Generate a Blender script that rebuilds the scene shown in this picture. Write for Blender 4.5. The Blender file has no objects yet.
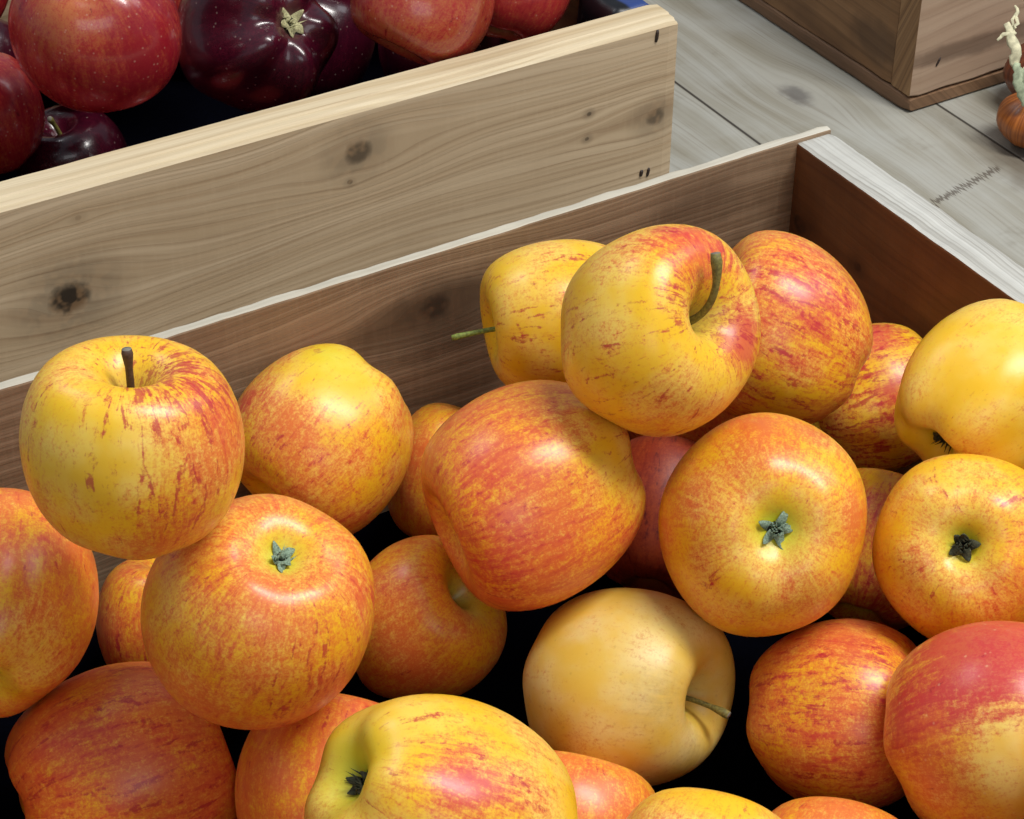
import bpy, bmesh, math, random, json
import numpy as np
from mathutils import Vector, Matrix, noise
S = bpy.context.scene
C = S.collection
H = 0.14                      # height of the crates' rims above the floor (metres)
RT = np.array([0.85653, -0.51603, 0.0085])      # the photographer's right, up and forward, in room axes
UP = np.array([0.30243, 0.5152, 0.80194])
FW = np.array([0.4182, 0.68432, -0.59735])

# ------------------------------------------------------------------ node helpers
class NT:
    def __init__(s, name):
        s.m = bpy.data.materials.new(name); s.m.use_nodes = True
        s.t = s.m.node_tree; s.t.nodes.clear()
        s.out = s.n('ShaderNodeOutputMaterial'); s.b = s.n('ShaderNodeBsdfPrincipled')
        s.l(s.b.outputs[0], s.out.inputs[0])
    def n(s, k, **a):
        x = s.t.nodes.new(k)
        for q, v in a.items(): setattr(x, q, v)
        return x
    def l(s, a, b): s.t.links.new(a, b)
    def put(s, sock, v):
        if hasattr(v, 'is_output') or isinstance(v, bpy.types.NodeSocket): s.l(v, sock)
        else:
            if isinstance(v, (tuple, list)) and sock.type == 'RGBA' and len(v) == 3: v = (*v, 1)
            sock.default_value = v
    def math(s, op, a, b=0.0, c=0.0, clamp=False):
        x = s.n('ShaderNodeMath', operation=op, use_clamp=clamp)
        s.put(x.inputs[0], a); s.put(x.inputs[1], b); s.put(x.inputs[2], c); return x.outputs[0]
    def mix(s, f, a, b, mode='MIX'):
        x = s.n('ShaderNodeMix', data_type='RGBA', blend_type=mode)
        s.put(x.inputs[0], f); s.put(x.inputs[6], a); s.put(x.inputs[7], b); return x.outputs[2]
    def ramp(s, v, lo, hi, a=0.0, b=1.0, smooth=True):
        x = s.n('ShaderNodeMapRange', interpolation_type='SMOOTHSTEP' if smooth else 'LINEAR')
        s.put(x.inputs[0], v); x.inputs[1].default_value = lo; x.inputs[2].default_value = hi
        x.inputs[3].default_value = a; x.inputs[4].default_value = b; return x.outputs[0]
    def noise(s, vec, scale, detail=2, rough=.5, dist=0.0):
        x = s.n('ShaderNodeTexNoise'); s.put(x.inputs['Vector'], vec)
        x.inputs['Scale'].default_value = scale; x.inputs['Detail'].default_value = detail
        x.inputs['Roughness'].default_value = rough; x.inputs['Distortion'].default_value = dist
        return x.outputs[0]
    def vmul(s, v, k):
        x = s.n('ShaderNodeVectorMath', operation='MULTIPLY'); s.put(x.inputs[0], v); x.inputs[1].default_value = k; return x.outputs[0]
    def vadd(s, v, k):
        x = s.n('ShaderNodeVectorMath', operation='ADD'); s.put(x.inputs[0], v); s.put(x.inputs[1], k); return x.outputs[0]
    def comb(s, x, y, z):
        c = s.n('ShaderNodeCombineXYZ'); s.put(c.inputs[0], x); s.put(c.inputs[1], y); s.put(c.inputs[2], z); return c.outputs[0]
    def sep(s, v):
        c = s.n('ShaderNodeSeparateXYZ'); s.put(c.inputs[0], v); return c.outputs
    def bump(s, h, strength, dist):
        x = s.n('ShaderNodeBump'); s.put(x.inputs['Height'], h); x.inputs['Strength'].default_value = strength
        x.inputs['Distance'].default_value = dist; s.l(x.outputs[0], s.b.inputs['Normal'])

def lin(r, g, b):
    f = lambda c: ((c/255+.055)/1.055)**2.4 if c > 10 else c/255/12.92
    return (f(r), f(g), f(b))

def plain(name, col, rough=.6, var=.25, scale=400):
    m = NT(name); tc = m.n('ShaderNodeTexCoord').outputs['Object']
    n = m.noise(tc, scale, 3)
    m.put(m.b.inputs['Base Color'], m.mix(m.ramp(n, .3, .7), tuple(c*(1-var) for c in col), tuple(min(1, c*(1+var)) for c in col)))
    m.b.inputs['Roughness'].default_value = rough
    return m.m

# wood: grain runs along axis `u` of room space (boards are built in room coordinates); knots are (u, v, size, darkness)
def wood(name, light, mid, dark, u, v, knots=(), grain=900, seed=0.0, rough=.6, saw=0.0, stain=(), line=.45, blot=.35, wvar=1.0):
    m = NT(name); g = m.n('ShaderNodeNewGeometry').outputs['Position']
    X = m.sep(g)
    def lc(w):
        r = 0.0
        for i in range(3):
            if w[i]: r = m.math('MULTIPLY_ADD', X[i], w[i], r)
        return r
    U = lc(u); V = lc(v)
    # slow wander of the grain
    wn = m.noise(m.comb(m.math('MULTIPLY', U, 3.0), m.math('MULTIPLY', V, 9.0), seed), 1.6, 1)
    Vd = m.math('MULTIPLY_ADD', m.math('SUBTRACT', wn, .5), .026*wvar, V)
    kd = None
    for (ku, kv, ks, kk) in knots:
        du = m.math('MULTIPLY', m.math('SUBTRACT', U, ku), .38/ks); dv = m.math('MULTIPLY', m.math('SUBTRACT', V, kv), 1/ks)
        d2 = m.math('ADD', m.math('MULTIPLY', du, du), m.math('MULTIPLY', dv, dv))
        e = m.math('EXPONENT', m.math('MULTIPLY', d2, -.32))
        Vd = m.math('MULTIPLY_ADD', m.math('MULTIPLY', m.math('MULTIPLY', dv, e), -ks*.85), 1.0, Vd)
        du2 = m.math('MULTIPLY', m.math('SUBTRACT', U, ku), .85/ks)
        wob = m.math('MULTIPLY_ADD', m.noise(g, 200, 2), .3, -.15)
        r = m.math('ADD', m.math('SQRT', m.math('ADD', m.math('MULTIPLY', du2, du2), m.math('MULTIPLY', dv, dv))), wob)
        k = m.math('MULTIPLY', m.ramp(r, .35, 1.0, 1, 0), kk)
        halo = m.math('MULTIPLY', m.ramp(r, .7, 2.4, .38, 0), kk)
        k = m.math('MAXIMUM', k, halo)
        kd = k if kd is None else m.math('MAXIMUM', kd, k)
    f1 = m.noise(m.comb(m.math('MULTIPLY', U, 9.0), m.math('MULTIPLY', Vd, grain), seed), 1.0, 2)
    f2 = m.noise(m.comb(m.math('MULTIPLY', U, 2.0), m.math('MULTIPLY', Vd, grain*.22), seed+3), 1.0, 3)
    lines = m.n('ShaderNodeTexWave', wave_type='BANDS', bands_direction='Y', wave_profile='SAW')
    m.put(lines.inputs['Vector'], m.comb(m.math('MULTIPLY', U, .6), m.math('MULTIPLY', Vd, 1.0), 0.0))
    lines.inputs['Scale'].default_value = grain*.10; lines.inputs['Distortion'].default_value = 2.2
    lines.inputs['Detail'].default_value = 2; lines.inputs['Detail Scale'].default_value = .25
    ln = m.ramp(lines.outputs['Fac'], .45, 1.0)
    c = m.mix(m.ramp(f2, .32, .68), light, mid)
    c = m.mix(m.math('MULTIPLY', m.math('MULTIPLY', ln, m.ramp(f2, .3, .6, .25, 1)), line*.7), c, dark)
    c = m.mix(m.math('MULTIPLY', m.ramp(f1, .45, .8), line*1.15), c, dark)
    bl = m.noise(g, 14, 3, .6)
    c = m.mix(m.math('MULTIPLY', m.ramp(bl, .48, .75), blot), c, dark)
    if saw:
        fz = m.noise(m.comb(m.math('MULTIPLY', U, 420.0), m.math('MULTIPLY', V, 60.0), seed), 1.0, 2)
        c = m.mix(m.math('MULTIPLY', m.ramp(fz, .5, .75), saw), c, light)
    for (su, sv, ru, rv, k) in stain:
        du = m.math('MULTIPLY', m.math('SUBTRACT', U, su), 1/ru); dv = m.math('MULTIPLY', m.math('SUBTRACT', V, sv), 1/rv)
        d = m.math('ADD', m.math('ADD', m.math('MULTIPLY', du, du), m.math('MULTIPLY', dv, dv)), m.math('MULTIPLY_ADD', m.noise(g, 60, 3), 1.4, -.7))
        c = m.mix(m.math('MULTIPLY', m.ramp(d, .2, 1.3, 1, 0), k), c, tuple(x*.35 for x in dark))
    if kd is not None:
        c = m.mix(kd, c, m.mix(m.ramp(m.noise(m.vadd(g, (1.7, 0, .3)), 120, 2, .5), .45, .60), tuple(x*.10 for x in dark), tuple(x*.75 for x in dark)))
    m.put(m.b.inputs['Base Color'], c)
    m.b.inputs['Roughness'].default_value = rough
    hgt = m.math('ADD', m.math('MULTIPLY', f1, .5), m.math('MULTIPLY', ln, -.5))
    m.bump(hgt, .35, .0006)
    return m.m

# ------------------------------------------------------------------ object helpers
def tag(o, label, cat, group=None, kind=None):
    if label: o['label'] = label
    if cat: o['category'] = cat
    if group: o['group'] = group
    if kind: o['kind'] = kind
    return o
def link(name, me, mats, parent=None, smooth=False):
    o = bpy.data.objects.new(name, me); C.objects.link(o)
    for m in (mats if isinstance(mats, (list, tuple)) else [mats]): me.materials.append(m)
    if smooth:
        for p in me.polygons: p.use_smooth = True
    if parent is not None:
        o.parent = parent; o.matrix_parent_inverse = parent.matrix_basis.inverted()
    return o
def empty(name, loc):
    o = bpy.data.objects.new(name, None); C.objects.link(o); o.location = loc; o.empty_display_size = .02; return o

def board(name, lo, hi, mats, parent, along=0, seg=60, jit=.0004, bev=.0012, seed=0, topmat=1, profile=None, up=2):
    """a sawn board lo..hi: a rounded-corner section swept along an axis with slightly ragged edges"""
    rnd = random.Random(seed)
    ax = [i for i in range(3) if i != along]
    a0, a1, b0, b1 = lo[ax[0]], hi[ax[0]], lo[ax[1]], hi[ax[1]]
    if profile is None:
        r = min(bev, (a1-a0)*.3, (b1-b0)*.3)
        profile = []
        for cxx, cyy, st in ((a1-r, b1-r, 0), (a0+r, b1-r, 90), (a0+r, b0+r, 180), (a1-r, b0+r, 270)):
            for k in range(3):
                t = math.radians(st+k*45); profile.append((cxx+r*math.cos(t), cyy+r*math.sin(t)))
    bm = bmesh.new(); rings = []
    for s in range(seg+1):
        t = s/seg; pos = lo[along]+(hi[along]-lo[along])*t
        ring = []
        inset = bev*.6 if s in (0, seg) else 0
        ca, cb = (a0+a1)/2, (b0+b1)/2
        for i, (a, b) in enumerate(profile):
            n1 = noise.noise(Vector((pos*55+seed, i//3*7.3, 1.1)))*jit + noise.noise(Vector((pos*240+seed, i//3*3.1, 4.1)))*jit*.6
            da = (a-ca); db = (b-cb); L = math.hypot(da, db) or 1
            aa = a - math.copysign(min(abs(da), inset), da) + n1*(1 if da > 0 else -1)*.6
            bb = b - math.copysign(min(abs(db), inset), db) + n1*(1 if db > 0 else -1)
            co = [0, 0, 0]; co[along] = pos; co[ax[0]] = aa; co[ax[1]] = bb
            ring.append(bm.verts.new(co))
        rings.append(ring)
    n = len(profile)
    for s in range(seg):
        for i in range(n):
            bm.faces.new((rings[s][i], rings[s][(i+1) % n], rings[s+1][(i+1) % n], rings[s+1][i]))
    bm.faces.new(rings[0][::-1]); bm.faces.new(rings[-1])
    bmesh.ops.recalc_face_normals(bm, faces=bm.faces)
    for f in bm.faces:
        if topmat and f.normal.z > .55 and len(mats) > 1: f.material_index = 1
        if len(mats) > 2 and abs(f.normal[along]) > .8 and len(f.verts) > 4: f.material_index = 2
    me = bpy.data.meshes.new(name); bm.to_mesh(me); bm.free()
    return link(name, me, mats, parent)

def tube(name, pts, radii, mat, parent=None, n=10, flat=None):
    bm = bmesh.new(); P = [Vector(p) for p in pts]; rings = []
    ref = Vector((.3, .5, .81))
    for i, p in enumerate(P):
        t = (P[min(i+1, len(P)-1)]-P[max(i-1, 0)]).normalized()
        x = t.cross(ref).normalized(); y = t.cross(x)
        rings.append([bm.verts.new(p+(x*math.cos(k/n*6.2832)+y*math.sin(k/n*6.2832)*(flat or 1))*radii[i]) for k in range(n)])
    for i in range(len(P)-1):
        for k in range(n): bm.faces.new((rings[i][k], rings[i][(k+1) % n], rings[i+1][(k+1) % n], rings[i+1][k]))
    bm.faces.new(rings[0][::-1]); bm.faces.new(rings[-1])
    me = bpy.data.meshes.new(name); bm.to_mesh(me); bm.free()
    return link(name, me, mat, parent, True)

def bez(p0, p1, p2, n):
    return [tuple((1-t)**2*np.array(p0)+2*t*(1-t)*np.array(p1)+t*t*np.array(p2)) for t in [i/n for i in range(n+1)]]

# ------------------------------------------------------------------ floor
def floor_material():
    m = NT('weathered_floorboards'); g = m.n('ShaderNodeNewGeometry').outputs['Position']; X = m.sep(g)
    W = .1215
    q = m.math('DIVIDE', m.math('SUBTRACT', X[0], .7222), W)
    idx = m.math('FLOOR', q); fr = m.math('SUBTRACT', q, idx)
    seam = m.math('MINIMUM', fr, m.math('SUBTRACT', 1.0, fr))
    off = m.math('MULTIPLY', idx, 3.71)
    wn = m.noise(m.comb(m.math('MULTIPLY', X[0], 6.0), m.math('MULTIPLY', X[1], 2.5), off), 2.0, 2)
    xx = m.math('MULTIPLY_ADD', m.math('SUBTRACT', wn, .5), .028, X[0])
    kx = m.math('MULTIPLY', m.math('SUBTRACT', X[0], .7771), 1/.009); ky = m.math('MULTIPLY', m.math('SUBTRACT', X[1], .9428), 1/.015)
    d2 = m.math('ADD', m.math('MULTIPLY', kx, kx), m.math('MULTIPLY', ky, ky))
    xx = m.math('ADD', xx, m.math('MULTIPLY', m.math('MULTIPLY', kx, m.math('EXPONENT', m.math('MULTIPLY', d2, -.12))), -.008))
    f1 = m.noise(m.comb(m.math('MULTIPLY', xx, 520.0), m.math('MULTIPLY', X[1], 14.0), off), 1.0, 3)
    f2 = m.noise(m.comb(m.math('MULTIPLY', xx, 70.0), m.math('MULTIPLY', X[1], 3.0), off), 1.0, 3)
    w = m.n('ShaderNodeTexWave', wave_type='BANDS', bands_direction='X', wave_profile='SAW')
    m.put(w.inputs['Vector'], m.comb(xx, m.math('MULTIPLY', X[1], .12), off)); w.inputs['Scale'].default_value = 75
    w.inputs['Distortion'].default_value = 5; w.inputs['Detail'].default_value = 2; w.inputs['Detail Scale'].default_value = .3
    ln = m.ramp(w.outputs['Fac'], .5, 1)
    c = m.mix(m.ramp(f2, .3, .7), lin(164, 163, 154), lin(142, 138, 124))
    c = m.mix(m.math('MULTIPLY', ln, .14), c, lin(110, 104, 90))
    c = m.mix(m.math('MULTIPLY', m.ramp(f1, .5, .8), .45), c, lin(112, 102, 86))
    b = m.noise(g, 11, 4, .6)
    c = m.mix(m.math('MULTIPLY', m.ramp(b, .45, .75), .45), c, lin(178, 181, 178))
    b2 = m.noise(m.vadd(g, (3, 1, 0)), 26, 4, .65)
    c = m.mix(m.math('MULTIPLY', m.ramp(b2, .58, .8), .5), c, lin(105, 98, 82))
    r = m.math('ADD', m.math('SQRT', d2), m.math('MULTIPLY_ADD', m.noise(g, 130, 3), .9, -.45))
    c = m.mix(m.math('MULTIPLY', m.ramp(r, .3, 1.25, 1, 0), .62), c, lin(70, 66, 68))
    # zig-zag crack across one board
    t = m.math('DIVIDE', m.math('SUBTRACT', X[0], .7648), .0604)
    zz = m.n('ShaderNodeTexNoise', noise_dimensions='1D'); m.put(zz.inputs['W'], m.math('MULTIPLY', X[0], 120.0)); zz.inputs['Detail'].default_value = 2
    yc = m.math('MULTIPLY_ADD', t, .012, .8021); yc = m.math('MULTIPLY_ADD', m.math('SUBTRACT', zz.outputs[0], .5), .013, yc)
    dd = m.math('ABSOLUTE', m.math('SUBTRACT', X[1], yc))
    ins = m.math('MULTIPLY', m.ramp(t, -.05, .02), m.ramp(t, .98, 1.05, 1, 0))
    c = m.mix(m.math('MULTIPLY', m.math('MULTIPLY', m.ramp(dd, .0010, .0026, 1, 0), ins), .7), c, lin(58, 44, 32))
    # brown damp patch by the onions
    px = m.math('MULTIPLY', m.math('SUBTRACT', X[0], .872), 1/.05); py = m.math('MULTIPLY', m.math('SUBTRACT', X[1], .805), 1/.045)
    pd = m.math('ADD', m.math('ADD', m.math('MULTIPLY', px, px), m.math('MULTIPLY', py, py)), m.math('MULTIPLY_ADD', m.noise(g, 45, 3), 1.2, -.6))
    c = m.mix(m.math('MULTIPLY', m.ramp(pd, .3, 1.5, 1, 0), .6), c, lin(74, 58, 42))
    c = m.mix(m.ramp(seam, .004, .011, .9, 0), c, lin(40, 33, 26))
    m.put(m.b.inputs['Base Color'], c); m.b.inputs['Roughness'].default_value = .55
    h = m.math('ADD', m.math('MULTIPLY', f1, .4), m.ramp(seam, .0, .014, 0, 2.0))
    m.bump(h, .4, .0008)
    return m.m
bm = bmesh.new()
for co in ((-1.2, -.9, 0), (3.2, -.9, 0), (3.2, 3.4, 0), (-1.2, 3.4, 0)): bm.verts.new(co)
bm.faces.new(bm.verts); me = bpy.data.meshes.new('floor'); bm.to_mesh(me); bm.free()
tag(link('floor', me, floor_material()), 'grey weathered wooden floorboards under the crates', None, kind='structure')

# ------------------------------------------------------------------ crates
nail_mat = plain('rusty_staple', lin(48, 34, 26), .5)
def slot(parent, p, d, L=.007, w=.0009):
    """a driven staple seen end-on, barely proud of the wood"""
    p = Vector(p); d = Vector(d).normalized()
    return tube('staple', [p-d*L/2, p-d*L*.25, p+d*L*.25, p+d*L/2], [w*.6, w, w, w*.6], nail_mat, parent, 6)

# front crate of striped apples: back board 5 mm thick, ends 20 mm thick
c2_back = wood('brown_thin_board', lin(156, 132, 106), lin(132, 108, 83), lin(86, 62, 42), (1, 0, 0), (0, 0, 1), knots=((.392, .1135, .010, .75), (.30, .09, .004, .3)), grain=1100, seed=2.2, saw=.25, line=.40, blot=.45, stain=((.395, .105, .05, .022, .55),(.535, .118, .035, .014, .25)))
c2_end = wood('dark_brown_end_board', lin(128, 82, 44), lin(112, 68, 34), lin(74, 40, 18), (0, 1, 0), (0, 0, 1), knots=((.6984, .0993, .007, .8), (.655, .10, .004, .6)), grain=500, seed=5.1, line=.3, blot=.5)
c2_top = wood('pale_sawn_end_top', lin(196, 196, 190), lin(176, 175, 168), lin(120, 114, 104), (0, 1, 0), (1, 0, 0), grain=900, seed=7, line=.5, blot=.12)
c2_rim = wood('pale_thin_rim', lin(206, 202, 190), lin(186, 180, 164), lin(130, 118, 96), (1, 0, 0), (0, 1, 0), grain=400, seed=8, line=.2, blot=.3)
c2_floor = wood('crate_bottom_wood', lin(80, 60, 42), lin(66, 48, 32), lin(40, 28, 18), (1, 0, 0), (0, 1, 0), grain=500, seed=9)
X0, X1, Y0, Y1 = .02, .605, .285, .712
cr = empty('wooden_crate', (X0+.29, (Y0+Y1)/2, 0))
tag(cr, 'open wooden crate with thin brown boards heaped with yellow and red striped apples', 'crate')
board('side_board', (X0, Y1-.0052, 0), (X1+.0005, Y1, H+.0012), [c2_back, c2_rim], cr, 0, 120, .0006, .0010, 3)
board('side_board', (X0, Y0, 0), (X1, Y0+.0052, H), [c2_back, c2_rim], cr, 0, 120, .0006, .0010, 4)
board('end_board', (X1-.0200, Y0+.0054, 0), (X1, Y1-.0054, H-.0004), [c2_end, c2_top], cr, 1, 100, .0005, .0010, 5)
board('end_board', (X0, Y0+.0054, 0), (X0+.02, Y1-.0054, H-.0004), [c2_end, c2_top], cr, 1, 100, .0009, .0010, 6)
board('bottom_board', (X0+.0205, Y0+.0056, .0005), (X1-.0205, Y1-.0056, .008), [c2_floor], cr, 0, 20, .0002, .001, 7)

# rear crate of dark red apples: 21 mm pine side with a rebated, rounded top edge
c1k = ((.2728, .0829, .0135, 1.0), (.4239, .116, .0098, .8), (.5973, .0863, .0078, .75), (.2814, .1234, .0022, .45), (.4189, .1008, .0022, .7), (.5561, .0996, .0020, .75), (.5553, .0853, .0018, .75))
c1_face = wood('pale_pine_board', lin(204, 182, 150), lin(187, 163, 130), lin(138, 108, 76), (1, 0, 0), (0, -.25, 1), knots=tuple((a, b-.25*.8378, c, d) for a, b, c, d in c1k), grain=620, seed=1.3, line=.42, blot=.10, saw=.12)
c1_top = wood('cream_pine_rim', lin(212, 196, 164), lin(194, 174, 138), lin(156, 130, 94), (1, 0, 0), (0, 1, 0), grain=640, seed=4.3, line=.35, blot=.1)
c1_end = wood('brown_inner_pine', lin(126, 92, 56), lin(108, 76, 44), lin(68, 44, 24), (0, 1, 0), (0, 0, 1), grain=500, seed=6.3)
A0, A1, B0, B1 = .02, .609, .8378, 1.262
cb = empty('wooden_crate', (A0+.29, (B0+B1)/2, 0))
tag(cb, 'pale pine crate with knots filled with dark red apples', 'crate')
def rim_profile(y0, y1, s):
    # section in (y, z); s=+1: the moulded edge faces -y
    P = [(0, 0), (.0212, 0), (.0212, H-.001), (.0204, H), (.0088, H), (.0080, H-.0007), (.0040, H-.0008), (.0028, H-.0018), (.0010, H-.0020), (0, H-.0030)]
    return [(y0+a, z) for a, z in P] if s > 0 else [(y1-a, z) for a, z in P][::-1]
board('side_board', (A0, B0, 0), (A1, B0+.0212, H), [c1_face, c1_top], cb, 0, 100, .00015, .0012, 11, profile=rim_profile(B0, 0, 1))
board('side_board', (A0, B1-.0212, 0), (A1, B1, H), [c1_face, c1_top], cb, 0, 100, .00015, .0012, 12, profile=rim_profile(0, B1, -1))
board('end_board', (A1-.0212, B0+.0214, 0), (A1-.0004, B1-.0214, H-.006), [c1_end, c1_top], cb, 1, 60, .0003, .001, 13)
board('end_board', (A0+.0004, B0+.0214, 0), (A0+.0212, B1-.0214, H-.006), [c1_end, c1_top], cb, 1, 60, .0003, .001, 14)
board('bottom_board', (A0+.0216, B0+.0216, .0005), (A1-.0216, B1-.0216, .008), [c2_floor], cb, 0, 20, .0002, .001, 15)
slot(cb, (.5957, B0, .1335), (.10, 0, 1), .0068, .0011)
slot(cb, (.5946, B0, .054), (.2, 0, 1), .0050, .0010)
slot(cb, (.5902, B0, .0547), (.2, 0, 1), .0036, .0012)

# third crate, upper right: brown, seen from its corner
c3_side = wood('brown_crate_side', lin(150, 112, 74), lin(130, 94, 58), lin(86, 56, 30), (0, 1, 0), (0, 0, 1), grain=420, seed=12.0, line=.45, blot=.5, stain=((.925, .032, .028, .016, .55),))
c3_front = wood('pinkish_crate_front', lin(182, 156, 132), lin(164, 136, 112), lin(118, 88, 66), (1, 0, 0), (0, 0, 1), grain=330, seed=13.5, line=.35, blot=.2, stain=((.88, .034, .085, .007, .55),), wvar=2.2)
c3_grain = wood('end_grain', lin(160, 124, 84), lin(136, 100, 62), lin(86, 56, 32), (.3, 1, 0), (.2, .9, .35), grain=700, seed=3, line=.6, wvar=2.5)
c3_base = wood('brown_crate_base', lin(136, 104, 76), lin(118, 88, 62), lin(78, 54, 36), (0, 1, 0), (1, 0, 1), grain=420, seed=15.0)
D0, D1, F0, F1 = .8205, 1.24, .8905, 1.40
cc = empty('wooden_crate', (D0+.2, F0+.25, 0))
tag(cc, 'brown wooden crate seen from its corner on the floorboards behind, at the upper right', 'crate')
board('side_board', (D0+.0008, F0+.0195, .0105), (D0+.018, F1-.02, .15), [c3_side], cc, 1, 60, .0004, .001, 21)
board('side_board', (D1-.018, F0+.0195, .0105), (D1-.0008, F1-.02, .15), [c3_side], cc, 1, 60, .0004, .001, 22)
board('end_board', (D0+.0004, F0, .0105), (D1, F0+.0190, .15), [c3_front, c3_front, c3_grain], cc, 0, 60, .0008, .0012, 23)
board('end_board', (D0+.0004, F1-.0190, .0105), (D1, F1, .15), [c3_front, c3_front, c3_grain], cc, 0, 60, .0004, .0012, 24)
board('bottom_board', (D0-.0006, F0-.0002, 0), (D1, F1, .0100), [c3_base], cc, 1, 60, .0006, .0024, 25)
slot(cc, (.8412, F0, .098), (.35, 0, 1), .007, .0010)
slot(cc, (.8395, F0, .030), (.5, 0, 1), .006, .0008)

# ------------------------------------------------------------------ moulded packing trays
def tray(x0, x1, y0, y1, z, pitch, label, floor=.009):
    m = NT('shade_darkened_navy_pulp'); tc = m.n('ShaderNodeTexCoord').outputs['Object']; n = m.noise(tc, 500, 3)
    m.put(m.b.inputs['Base Color'], m.mix(n, (.0010, .0010, .0015), (.002, .0022, .0055))); m.b.inputs['Roughness'].default_value = .85; m.b.inputs['Specular IOR Level'].default_value = 0  # navy taken down to near black: the shade between the apples is in this colour
    nx, ny = int((x1-x0)/.006), int((y1-y0)/.006)
    bm = bmesh.new(); g = []
    for j in range(ny+1):
        row = []
        for i in range(nx+1):
            x = x0+(x1-x0)*i/nx; y = y0+(y1-y0)*j/ny
            zz = z-.5*.004*(1-math.cos(2*math.pi*(x-x0)/pitch))*.5*(1-math.cos(2*math.pi*(y-y0)/pitch))
            row.append(bm.verts.new((x, y, zz)))
        g.append(row)
    for j in range(ny):
        for i in range(nx): bm.faces.new((g[j][i], g[j][i+1], g[j+1][i+1], g[j+1][i]))
    me = bpy.data.meshes.new('packing_tray'); bm.to_mesh(me); bm.free()
    o = link('packing_tray', me, m.m, None, True)
    o.modifiers.new('s', 'SOLIDIFY').thickness = .0015
    return tag(o, label, 'tray')
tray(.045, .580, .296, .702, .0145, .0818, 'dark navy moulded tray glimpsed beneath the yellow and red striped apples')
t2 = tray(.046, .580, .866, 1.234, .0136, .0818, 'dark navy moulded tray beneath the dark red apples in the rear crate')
# the tray's blue edge where it is folded up over the end of the rear crate
bm = bmesh.new(); sec = [(.5845, .050), (.5850, .120), (.5862, .1356), (.5900, .1380), (.5975, .1374), (.6050, .1380), (.6100, .1335)]
rows = [[bm.verts.new((x, .8605+.034*k/6+.0006*math.sin(k*2+x*500), zz+.0006*math.sin(k*1.7))) for k in range(7)] for x, zz in sec]
for a in range(len(sec)-1):
    for k in range(6): bm.faces.new((rows[a][k], rows[a][k+1], rows[a+1][k+1], rows[a+1][k]))
me = bpy.data.meshes.new('tray_flap'); bm.to_mesh(me); bm.free()
fm = NT('blue_flap'); tcx = fm.sep(fm.n('ShaderNodeNewGeometry').outputs['Position'])
fm.put(fm.b.inputs['Base Color'], fm.mix(fm.ramp(tcx[0], .594, .597), lin(12, 14, 20), lin(40, 62, 120))); fm.b.inputs['Roughness'].default_value = .4
fl = link('plastic_sheet', me, fm.m, None, True); fl.modifiers.new('s', 'SOLIDIFY').thickness = .0008
tag(fl, 'folded black and blue plastic edge lying over the right end of the rear crate', 'sheet')

# ------------------------------------------------------------------ apples
PROF=[(0,.40),(.05,.43),(.11,.53),(.20,.68),(.32,.785),(.46,.83),(.62,.80),(.78,.68),(.91,.45),(.985,.18),(1.0,-.06),(.975,-.28),(.905,-.50),(.79,-.69),(.65,-.82),(.50,-.885),(.37,-.89),(.25,-.83),(.15,-.73),(.07,-.67),(0,-.655)]
def spline(pts,n):
    P=np.array(pts,float);P=np.vstack([P[0]*[-1,1]+[0,0] if P[0][0]==0 else P[0],P,P[-1]])
    P[0]=[-P[2][0],P[2][1]];P[-1]=[-P[-3][0],P[-3][1]]
    out=[]
    m=len(pts)-1
    for k in range(n+1):
        t=k/n*m;i=min(int(t),m-1);t-=i
        a,b,c,d=P[i],P[i+1],P[i+2],P[i+3]
        out.append(.5*((2*b)+(c-a)*t+(2*a-5*b+4*c-d)*t*t+(3*b-a-3*c+d)*t**3))
    out=np.array(out);out[0,0]=0;out[-1,0]=0
    return out
def apple_verts(seed,hs=1.0,taper=0.0,lobe=.02,lop=.03,cav=1.0,nr=44,ns=72):
    """unit apple, +Z is the stem end. returns list of rings"""
    rng=np.random.RandomState(seed)
    ph=rng.rand(6)*2*math.pi
    pr=spline(PROF,nr)
    a=np.arange(ns)/ns*2*math.pi
    V=np.zeros((nr+1,ns,3))
    for k,(r,z) in enumerate(pr):
        w=min(max((-z+.2)/1.0,0),1)           # toward calyx
        t=1+taper*(z*.55) - abs(taper)*.05
        ll=lobe*(.35+1.3*w)*min(1,r*2.2)
        rr=r*t*(1+ll*np.cos(5*a+ph[0])+lop*.6*np.cos(2*a+ph[1])+lobe*.35*np.cos(3*a+ph[2]))
        zc=z
        if r<.42:
            rim=.84 if z>0 else -.89
            zc=rim+(z-rim)*cav
        zz=zc*hs*(1+lop*np.cos(a+ph[3])*r)+ (lobe*.9*np.cos(5*a+ph[0])*w*min(1,r*2.0)*(-1 if z<0 else 1) )*math.exp(-((r-.42)/.3)**2)
        zz=zz+lop*.8*np.cos(a+ph[4])*r*(1 if z>0 else .6)
        V[k,:,0]=rr*np.cos(a)+lop*.25*z*np.cos(ph[5]);V[k,:,1]=rr*np.sin(a)+lop*.25*z*np.sin(ph[5]);V[k,:,2]=zz
    V[0,:]=V[0].mean(0);V[-1,:]=V[-1].mean(0)
    return V

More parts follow.
